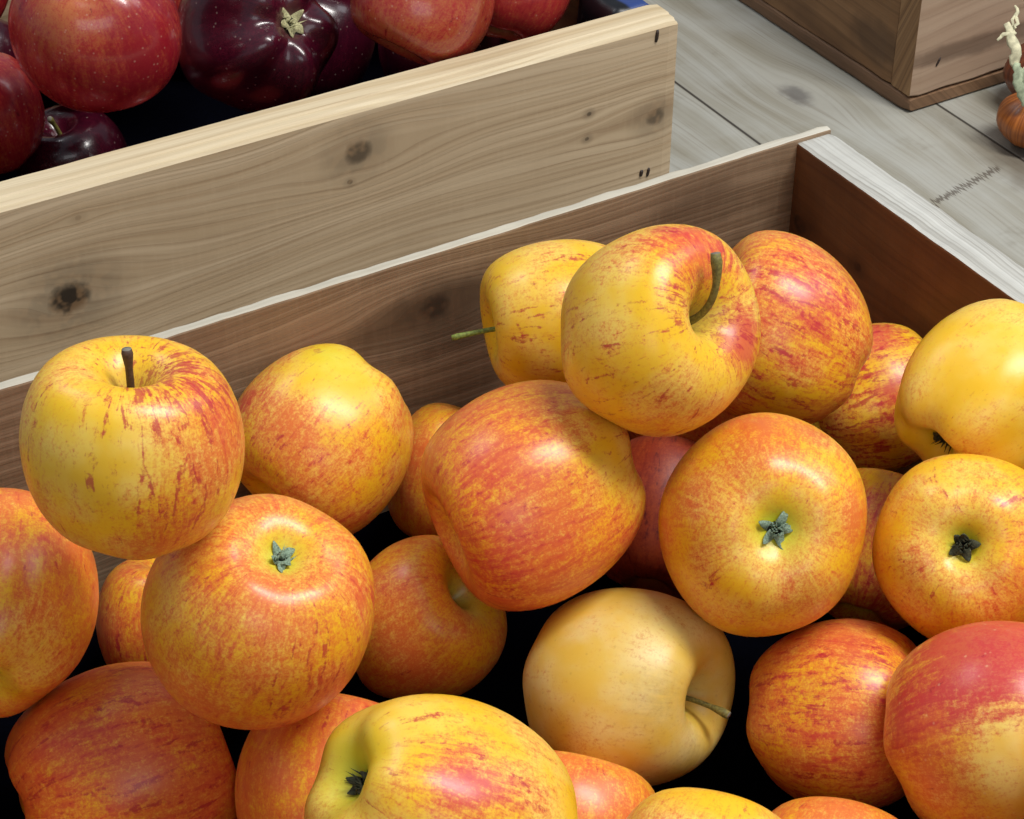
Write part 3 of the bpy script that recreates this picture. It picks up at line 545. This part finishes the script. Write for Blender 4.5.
APPLES = {
'A1': dict(skin='striped', o=.35, r=.05, s=.45, lop=.035, blobs=(('o', .75, .25, .6, .5), ('r', .7, .45, .5, .5), ('s', .35, .75, .6, .7), ('o', .35, -.75, .5, .6), ('r', .45, -.7, .4, .35), ('o', -.3, -.1, .45, -.5), ('s', .1, .35, .35, .4), ('s', .5, -.5, .5, .35), ('o', -.9, -.5, .3, .3)), stem=dict(tip=(-.05, .56, .32), w=.036, knob=1.6, c='brown'), stemgreen=.2, russet=.5,
  label='yellow apple with a short upright brown stem, topmost at the left by the crate back'),
'A2': dict(skin='striped', o=.6, r=.12, s=.45, blobs=(('o', .2, .75, .55, -.75), ('g', .15, .85, .35, .5), ('r', -.8, .4, .4, .55), ('o', -.4, 0, .5, .2), ('r', .3, -.8, .5, .3)),
  label='orange apple with a yellow shoulder, right of the apple with the short upright stem'),
'A3': dict(skin='striped', o=.72, r=.12, s=.40, blobs=(('r', -.4, .2, .4, .3), ('s', .5, -.6, .5, .5), ('r', .9, .1, .4, .4), ('o', -.8, 0, .4, -.25), ('o', -.4, .75, .25, -.3), ('o', .1, -.5, .4, -.05)), calyx='grey', green=.8, gr=.17, cs=.14, cav=.6,
  label='large orange apple showing a grey green blossom end, at the front left of the heap'),
'A4': dict(skin='striped', o=.85, r=.18, s=.35, blobs=(('r', .3, .5, .4, .25), ('o', .3, -.5, .5, -.5), ('o', .8, .2, .4, .1)), calyx='dark', green=.7, gr=.3,
  label='apple cut off by the left edge, orange above, yellow below, blossom end turned downward'),
'A5': dict(skin='striped', o=.8, r=.35, s=.5, label='shaded orange apple in the gap under the apple with the short upright stem'),
'A6': dict(skin='striped', o=.9, r=.34, s=.62, blobs=(('r', -.3, .3, .6, .2), ('o', .3, -.7, .5, -.15)),
  label='deep red orange apple with crimson dashes in the bottom left corner'),
'A7': dict(skin='striped', o=.9, r=.12, s=.4, blobs=(('s', .4, .6, .4, .6), ('r', .4, .7, .4, .4)),
  label='orange apple between the red orange bottom left apple and the nearest large yellow one'),
'A8': dict(skin='striped', cav=.8, o=.22, r=.05, s=.40, lop=.05, blobs=(('r', .15, .25, .5, .8), ('o', .2, .25, .6, .55), ('g', -.75, .5, .25, .2), ('o', -.4, .7, .5, -.3), ('r', .75, .2, .3, .25)), calyx='dark', green=.85, gr=.34, cs=.16,
  label='large yellow apple nearest the camera with pink blush and a green yellow blossom hollow'),
'A9': dict(skin='striped', o=.7, r=.02, s=.35, blobs=(('r', -.5, .5, .5, .3), ('g', .6, .5, .25, .3), ('o', .8, .2, .35, -.4)), russet=.7, stemgreen=.6, cav=.9,
  label='orange apple with an olive hollow at its upper right, low down left of centre'),
'A10': dict(skin='striped', o=.7, r=.1, s=.35, label='small slice of orange apple behind the central red orange apple, by the crate back'),
'A11': dict(skin='striped', o=.85, r=.36, s=.48, lop=.05, blobs=(('o', .75, .35, .42, -.8), ('r', .8, .35, .42, -.6), ('r', -.2, -.55, .5, .3), ('o', .3, .7, .35, -.2), ('r', -.4, .3, .5, .15), ('o', .95, -.1, .2, -.4)),
  label='big red orange apple in the middle of the heap, neither end visible'),
'A12': dict(skin='striped', o=.2, r=.06, s=.5, lop=.04, blobs=(('o', .2, .5, .4, .25), ('s', .3, 0, .5, .15), ('g', -.9, 0, .3, .3)), stem=dict(tip=(-.93, -.17, .12), w=.030, knob=1.3, c='green'), stemgreen=.7, russet=.1,
  label='yellow apple whose green stem points left, against the crate back board'),
'A13': dict(skin='striped', o=.30, r=.05, s=.5, lop=.05, blobs=(('r', .15, .85, .4, .6), ('o', .25, .75, .45, .6), ('r', .6, .75, .35, .5), ('r', .93, -.05, .42, 1.5), ('s', .93, 0, .4, .5), ('s', .35, .4, .4, .45), ('o', .6, .6, .4, .4), ('o', -.4, .3, .35, -.3), ('o', 0, -.9, .35, .3), ('s', -.4, -.2, .4, .15)), stem=dict(tip=(.30, .66, .5), w=.036, knob=1.7, c='olive', straight=.62), stemgreen=.35, russet=.75,
  label='glossy yellow and red apple on top of the heap with a long curved stem'),
'A14': dict(skin='striped', o=.66, r=.42, s=.6, blobs=(('r', .35, .35, .5, .4), ('s', .2, .3, .6, .25), ('o', .1, -.75, .45, -.35), ('r', -.3, -.5, .4, -.15)),
  label='pinkish orange streaked apple behind and right of the apple with the long curved stem'),
'A15': dict(skin='striped', o=.4, r=.32, s=.8, blobs=(('r', .0, .85, .35, .9), ('r', .2, .1, .3, .6), ('r', 0, -.4, .25, .4)),
  label='yellow apple with bold red bands, partly behind the plain yellow apple at the right'),
'A16': dict(skin='striped', o=.12, r=.0, s=.22, lop=.03, blobs=(('o', -.9, .35, .35, .6), ('r', -.85, .5, .25, .35), ('o', 0, -.5, .5, .1), ('o', .2, .4, .5, -.2)), calyx='dark', green=.6, gr=.26, cs=.2,
  label='plain yellow apple cut off by the right edge beside the crate end board'),
'A17': dict(skin='striped', o=.5, r=.04, s=.28, blobs=(('o', 0, .85, .5, .45), ('r', .6, .7, .3, .35), ('o', -.85, .2, .4, .3), ('o', .9, 0, .35, .4), ('s', -.5, -.45, .2, .6), ('o', -.1, -.5, .4, -.2)), calyx='grey', green=1.0, gr=.22, cs=.16, lop=.04, cav=.6,
  label='orange yellow apple with a bright green ring round its grey blossom end'),
'A18': dict(skin='striped', o=.42, r=.02, s=.42, blobs=(('o', .6, -.2, .5, .3), ('r', .6, -.4, .4, .25), ('r', .6, .7, .3, .25), ('o', -.3, -.8, .4, .25), ('o', -.2, .7, .4, -.15)), calyx='dark', green=.75, gr=.22, cs=.19, lop=.04, cav=.7,
  label='yellow apple near the right edge with a dark star shaped blossom end'),
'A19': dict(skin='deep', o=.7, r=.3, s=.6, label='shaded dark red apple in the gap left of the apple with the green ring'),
'A20': dict(skin='striped', o=.7, r=.55, s=.5, blobs=(('o', .0, .9, .3, -.4), ('r', .0, .9, .3, -.4)), label='pinkish apple in the gap between the green ringed and dark star blossom apples'),
'A21': dict(skin='dull', o=.06, r=.0, s=.0, lop=.06, blobs=(('o', -.6, -.5, .4, .2), ('g', .5, .6, .4, .2), ('u', .3, -.1, .4, .45), ('u', .6, -.7, .3, .5)), stem=dict(tip=(.64, -.22, .30), w=.026, knob=1.9, c='olive'), stemgreen=.5, russet=.3,
  label='dull yellow unstriped apple with its stem pointing right, in front of the centre'),
'A22': dict(skin='striped', o=.78, r=.36, s=.66, blobs=(('r', -.1, -.3, .4, .3), ('o', -.1, -.8, .4, -.25), ('r', .5, .3, .5, .2)),
  label='orange apple with heavy red streaks left of the crimson topped apple at lower right'),
'A23': dict(skin='crimson', o=.6, r=.05, s=.15, blobs=(('r', -.1, .75, .85, 1.5), ('o', -.7, 0, .5, .5), ('r', -.85, .1, .4, .6), ('o', .25, -.3, .45, -1.1), ('r', .25, -.3, .45, -.7), ('r', .9, .4, .4, .5), ('o', -.2, -.8, .4, .1)),
  label='apple at the lower right edge, crimson on top fading to bright yellow'),
'A24': dict(skin='striped', o=.8, r=.15, s=.35, label='orange apple at the bottom edge just right of the nearest large yellow apple'),
'A25': dict(skin='striped', o=.35, r=.05, s=.3, label='pale yellow orange apple top at the bottom edge below the dull yellow stemmed apple'),
'A26': dict(skin='striped', o=.8, r=.05, s=.3, label='thin sliver of orange apple at the bottom edge below the heavily streaked apple'),
'R1': dict(skin='red', o=.9, r=.55, s=.2, blobs=(('o', -.35, .2, .5, -.7), ('r', -.3, .15, .55, -.75), ('r', .6, -.3, .7, .6), ('r', 0, -.9, .4, .5)), calyx='pale', green=.5, gr=.16, label='round bright red apple with a brownish patch, largest in the rear crate'),
'R2': dict(skin='purple', o=.6, r=.5, s=.3, lop=.06, calyx='pale', cs=.2, cav=.6, green=.35, gr=.14, label='dark purple apple with a pale star shaped blossom end'),
'R3': dict(skin='red', o=.9, r=.75, s=.4, blobs=(('o', .2, -.7, .4, -.3),), label='crimson apple at the left edge in the rear crate'),
'R4': dict(skin='purple', o=.7, r=.6, s=.3, stem=dict(tip=(-.25, .45, .5), w=.04, c='olive'), stemgreen=0, russet=0, label='shaded dark apple with a tiny stem under the round bright red apple'),
'R5': dict(skin='red', o=.7, r=.12, s=.35, lop=.05, blobs=(('o', 0, -.3, .6, -.15), ('r', -.8, .2, .5, .5), ('r', .7, -.3, .4, .2)), label='orange red apple leaning on the rim of the rear crate'),
'R6': dict(skin='purple', o=.8, r=.5, s=.3, label='shaded dark apple in the gap between the purple apple and the orange red one'),
'R7': dict(skin='red', o=.95, r=.45, s=.1, label='pinkish red apple at the right end of the rear crate'),
'R8': dict(skin='red', o=.9, r=.8, s=.3, label='sliver of dark red apple in the top left corner'),
'R9': dict(skin='red', o=.9, r=.8, s=.3, label='glimpse of red apple at the top edge between the bright red and purple apples'),
'R11': dict(skin='purple', o=.9, r=.6, s=.3, label='dark apple added to darken the gap behind the rim, under the orange red apple'),  # added apple, its dark skin stands in for shade in the gap
'R10': dict(skin='purple', o=.9, r=.6, s=.3, label='very dark apple in shadow at the left edge, above the crimson one'),
}

for k, d in APPLES.items():
    d['group'] = G2 if k[0] == 'A' else G1
    make_apple(k, d)

# apples deeper in the heaps, underneath and beyond the ones in full view
FILL = json.loads('''{"A": [[0.1235, 0.4625, 0.0489, 0.0315], [0.1247, 0.3994, 0.0621, 0.0311], [0.1181, 0.6477, 0.0503, 0.0329], [0.1887, 0.4408, 0.0512, 0.0337], [0.293, 0.3399, 0.0486, 0.0311], [0.4988, 0.6534, 0.0516, 0.0342], [0.5287, 0.3346, 0.0518, 0.0344], [0.213, 0.3596, 0.0497, 0.0322], [0.4111, 0.3313, 0.0528, 0.0354], [0.0942, 0.5436, 0.0511, 0.0336], [0.5148, 0.4227, 0.0527, 0.0353], [0.0839, 0.3312, 0.0534, 0.0359], [0.2572, 0.4096, 0.0481, 0.0307], [0.1353, 0.3931, 0.1297, 0.0357], [0.2945, 0.3337, 0.1122, 0.0302], [0.5059, 0.3754, 0.1271, 0.0331], [0.2069, 0.343, 0.1164, 0.0344], [0.0787, 0.4832, 0.0911, 0.0316], [0.0768, 0.3287, 0.1214, 0.0305], [0.0844, 0.5907, 0.1001, 0.0331], [0.0751, 0.4197, 0.1063, 0.0318], [0.1486, 0.3268, 0.0817, 0.0328], [0.5475, 0.4803, 0.0659, 0.0304], [0.1017, 0.6676, 0.1157, 0.0353], [0.2501, 0.5871, 0.0869, 0.0319], [0.4447, 0.3296, 0.1201, 0.0336]], "R": [[0.1664, 1.044, 0.052, 0.0345], [0.477, 0.899, 0.0523, 0.0349], [0.3674, 0.9289, 0.0525, 0.035], [0.1702, 0.9391, 0.0505, 0.033], [0.1448, 1.1705, 0.0503, 0.0328], [0.4215, 1.1848, 0.0492, 0.0318], [0.281, 1.0683, 0.0487, 0.0312], [0.5333, 1.1414, 0.0518, 0.0343], [0.0984, 1.0237, 0.0502, 0.0327], [0.2706, 1.165, 0.0483, 0.0308], [0.2445, 0.9369, 0.0501, 0.0326], [0.0992, 1.1117, 0.0529, 0.0354], [0.2178, 1.1058, 0.0524, 0.0349], [0.3919, 1.1142, 0.069, 0.0305], [0.087, 0.9136, 0.0487, 0.0313], [0.2037, 1.1967, 0.0737, 0.0337], [0.4651, 1.1329, 0.0594, 0.0329], [0.5409, 0.9251, 0.048, 0.0305], [0.0852, 1.2001, 0.0721, 0.0351], [0.2216, 1.0051, 0.0485, 0.031], [0.3041, 0.9042, 0.0646, 0.0322], [0.1982, 1.0001, 0.1099, 0.0325], [0.2865, 1.1704, 0.1136, 0.0346], [0.1066, 0.9645, 0.0923, 0.0358], [0.552, 1.0796, 0.1036, 0.0306], [0.1785, 1.0681, 0.1149, 0.0314], [0.0792, 1.073, 0.1107, 0.0347], [0.2582, 1.1003, 0.107, 0.0311], [0.4623, 1.1806, 0.1073, 0.0329], [0.425, 1.0719, 0.1093, 0.0349], [0.1474, 1.1873, 0.1139, 0.0304], [0.197, 0.8978, 0.0984, 0.0329], [0.0888, 1.1466, 0.1136, 0.0301], [0.5371, 1.197, 0.1064, 0.035], [0.2034, 1.1386, 0.1146, 0.0342], [0.2497, 0.958, 0.1121, 0.0302], [0.3638, 1.0395, 0.0994, 0.0309], [0.4903, 1.0987, 0.1115, 0.0325]]}''')
protos = {}
for key, sk, lab in (('A', 'striped', 'striped apple lying in the lower or outer part of the heap in the front crate'), ('R', 'red', 'dark red apple lying in the lower or outer part of the rear crate')):
    protos[key] = []
    for v in range(3):
        nm = key+'filler%d' % v
        TAB[nm] = dict(loc=[0, 0, -.66], r=1.0, R=[[1, 0, 0], [0, 1, 0], [0, 0, 1]], S=[[1, 0, 0], [0, 1, 0], [0, 0, 1]], seed=90+v, hs=1.0, taper=.1, lobe=.01)
        TAB[nm]['r'] = .035
        protos[key].append(make_apple(nm, dict(skin=sk, o=(.5, .75, .9)[v] if key == 'A' else .9, r=(.05, .2, .35)[v] if key == 'A' else .6, s=.5, lop=.02, label=lab, group='apples deeper in the front heap' if key == 'A' else 'apples deeper in the rear crate')))
    rnd = random.Random(8)
    for i, (x, y, z, r) in enumerate(FILL[key]):
        p = protos[key][i % 3]
        o = p if i < 3 else p.copy()
        if i >= 3: C.objects.link(o)
        o.matrix_world = Matrix.Translation((x, y, z)) @ Matrix.Rotation(rnd.uniform(0, 6.28), 4, 'Z') @ Matrix.Rotation(rnd.uniform(0, 3.1), 4, 'X') @ Matrix.Scale(r/.035, 4)

# ------------------------------------------------------------------ onions on the floor at the right edge
def onion_mat(name, a, b, seed):
    m = NT(name); g = m.n('ShaderNodeTexCoord').outputs['Object']; X = m.sep(g)
    an = m.math('ARCTAN2', X[1], X[0])
    n = m.noise(m.comb(m.math('MULTIPLY', an, 9.0), m.math('MULTIPLY', X[2], 30.0), seed), 1.0, 3)
    m.put(m.b.inputs['Base Color'], m.mix(m.ramp(n, .3, .7), a, b)); m.b.inputs['Roughness'].default_value = .35
    m.bump(n, .4, .0006); return m.m
def onion(loc, r, mat, rot, label, hs=.85):
    prof = [(0, -.92), (.12, -.93), (.4, -.86), (.75, -.6), (.96, -.2), (1, .05), (.94, .3), (.78, .56), (.55, .76), (.34, .9), (.2, 1.05), (.13, 1.25), (.11, 1.5), (.06, 1.7), (0, 1.72)]
    bm = bmesh.new(); n = 48; R_ = []
    for i, (a, z) in enumerate(prof):
        R_.append([bm.verts.new((a*r*(1+.02*math.sin(9*k/n*6.2832))*math.cos(k/n*6.2832), a*r*(1+.02*math.sin(9*k/n*6.2832))*math.sin(k/n*6.2832), z*r*hs)) for k in range(n)])
    for i in range(len(prof)-1):
        for k in range(n): bm.faces.new((R_[i][k], R_[i][(k+1) % n], R_[i+1][(k+1) % n], R_[i+1][k]))
    bmesh.ops.remove_doubles(bm, verts=bm.verts, dist=1e-5)
    me = bpy.data.meshes.new('onion'); bm.to_mesh(me); bm.free()
    o = link('onion', me, mat, None, True); o.modifiers.new('s', 'SUBSURF').render_levels = 1
    o.location = loc; o.rotation_euler = rot
    return tag(o, label, 'onion', 'brown onions on the floor at the right edge')
straw = plain('dried_onion_top', lin(206, 200, 166), .8, .25, 300)
straw2 = plain('pale_green_onion_top', lin(160, 170, 140), .8, .3, 300)
o1 = onion((.858, .8257, .0170), .021, onion_mat('orange_onion_skin', lin(178, 104, 44), lin(128, 66, 26), 1), (0.05, .0, .4), 'orange brown onion lying lowest on the floorboards at the right edge')
o2 = onion((.897, .8560, .0225), .027, onion_mat('brown_onion_skin', lin(134, 74, 46), lin(96, 48, 34), 4), (0, .1, 1), 'darker reddish brown onion at the right edge, behind the orange one')
# tufts of dried top hanging down over the orange onion
rnd = random.Random(5)
def strand(p, w, mat, flat=.4):
    pts = []
    P = [np.array(q) for q in p]
    for i in range(len(P)-1):
        for t in (0, .25, .5, .75): pts.append(P[i]*(1-t)+P[i+1]*t+np.array([rnd.uniform(-1, 1), rnd.uniform(-1, 1), rnd.uniform(-1, 1)])*.0008)
    pts.append(P[-1]); n = len(pts)
    return pts, [w*(.55+.6*math.sin((i+.6)/n*3.0))*rnd.uniform(.85, 1.15) for i in range(n)]
def strands(name, mat, lst, parent):
    bm = bmesh.new()
    for p, w in lst:
        pts, rr = strand(p, w, mat); P = [Vector(q) for q in pts]; R_ = []
        for i, q in enumerate(P):
            t = (P[min(i+1, len(P)-1)]-P[max(i-1, 0)]).normalized(); x = t.cross(Vector((.42, .68, -.6))).normalized(); y = t.cross(x)
            R_.append([bm.verts.new(q+(x*math.cos(k/8*6.2832)+y*.45*math.sin(k/8*6.2832))*rr[i]) for k in range(8)])
        for i in range(len(P)-1):
            for k in range(8): bm.faces.new((R_[i][k], R_[i][(k+1) % 8], R_[i+1][(k+1) % 8], R_[i+1][k]))
        bm.faces.new(R_[0][::-1]); bm.faces.new(R_[-1])
    me = bpy.data.meshes.new(name); bm.to_mesh(me); bm.free()
    return link(name, me, mat, parent, True)
strands('dried_top', straw, [
 ([(.8440, .8440, .0740), (.8432, .8330, .0640), (.8420, .8290, .0540)], .0029),
 ([(.8500, .8450, .0770), (.8450, .8390, .0700), (.8432, .8330, .0600)], .0010),
 ([(.8350, .8400, .0690), (.8400, .8400, .0700), (.8470, .8380, .0700)], .0011),
 ([(.8560, .8500, .0800), (.8520, .8440, .0760), (.8470, .8390, .0730)], .0010),
 ([(.8560, .8260, .0500), (.8500, .8270, .0490), (.8480, .8290, .0520)], .0012)], o1)
strands('dried_top', straw2, [
 ([(.8420, .8290, .0560), (.8405, .8250, .0480), (.8420, .8210, .0400), (.8440, .8180, .0340)], .0030),
 ([(.8432, .8280, .0540), (.8460, .8250, .0440), (.8440, .8190, .0330)], .0020)], o1)


# ------------------------------------------------------------------ light, world, camera
w = bpy.data.worlds.new('World'); S.world = w; w.use_nodes = True
bg = w.node_tree.nodes['Background']; bg.inputs[0].default_value = (.80, .88, 1.0, 1); bg.inputs[1].default_value = .27
def area(name, loc, target, sx, sy, power, col):
    l = bpy.data.lights.new(name, 'AREA'); l.shape = 'RECTANGLE'; l.size = sx; l.size_y = sy; l.energy = power; l.color = col
    o = bpy.data.objects.new(name, l); C.objects.link(o); o.location = loc
    d = Vector(target)-Vector(loc); o.rotation_euler = d.to_track_quat('-Z', 'Y').to_euler(); return o
T0 = (.4, .65, .1)
area('ceiling_light', (.98, .05, 2.1), T0, .30, 1.2, 47, (1, .975, .93))
area('window_light', (2.4, .2, 1.9), T0, 1.0, 1.0, 12, (.92, .96, 1))
area('unseen_front_fill', (-.5, -1.3, 1.3), T0, 1.1, .9, 7, (.97, .98, 1))  # unseen fill added behind the camera to lift the faces turned toward it
area('rear_light', (-.3, 2.4, 2.3), T0, .7, .7, 12, (.95, .97, 1))
cam = bpy.data.cameras.new('camera'); co = bpy.data.objects.new('camera', cam); C.objects.link(co); S.camera = co
cam.sensor_fit = 'HORIZONTAL'; cam.sensor_width = 36; cam.lens = 2241/1024*36; cam.clip_start = .02
co.matrix_world = Matrix(((RT[0], UP[0], -FW[0], 0), (RT[1], UP[1], -FW[1], 0), (RT[2], UP[2], -FW[2], .66), (0, 0, 0, 1)))
cam.dof.use_dof = False
S.view_settings.view_transform = 'Standard'; S.view_settings.look = 'None'; S.view_settings.exposure = 0; S.view_settings.gamma = 1
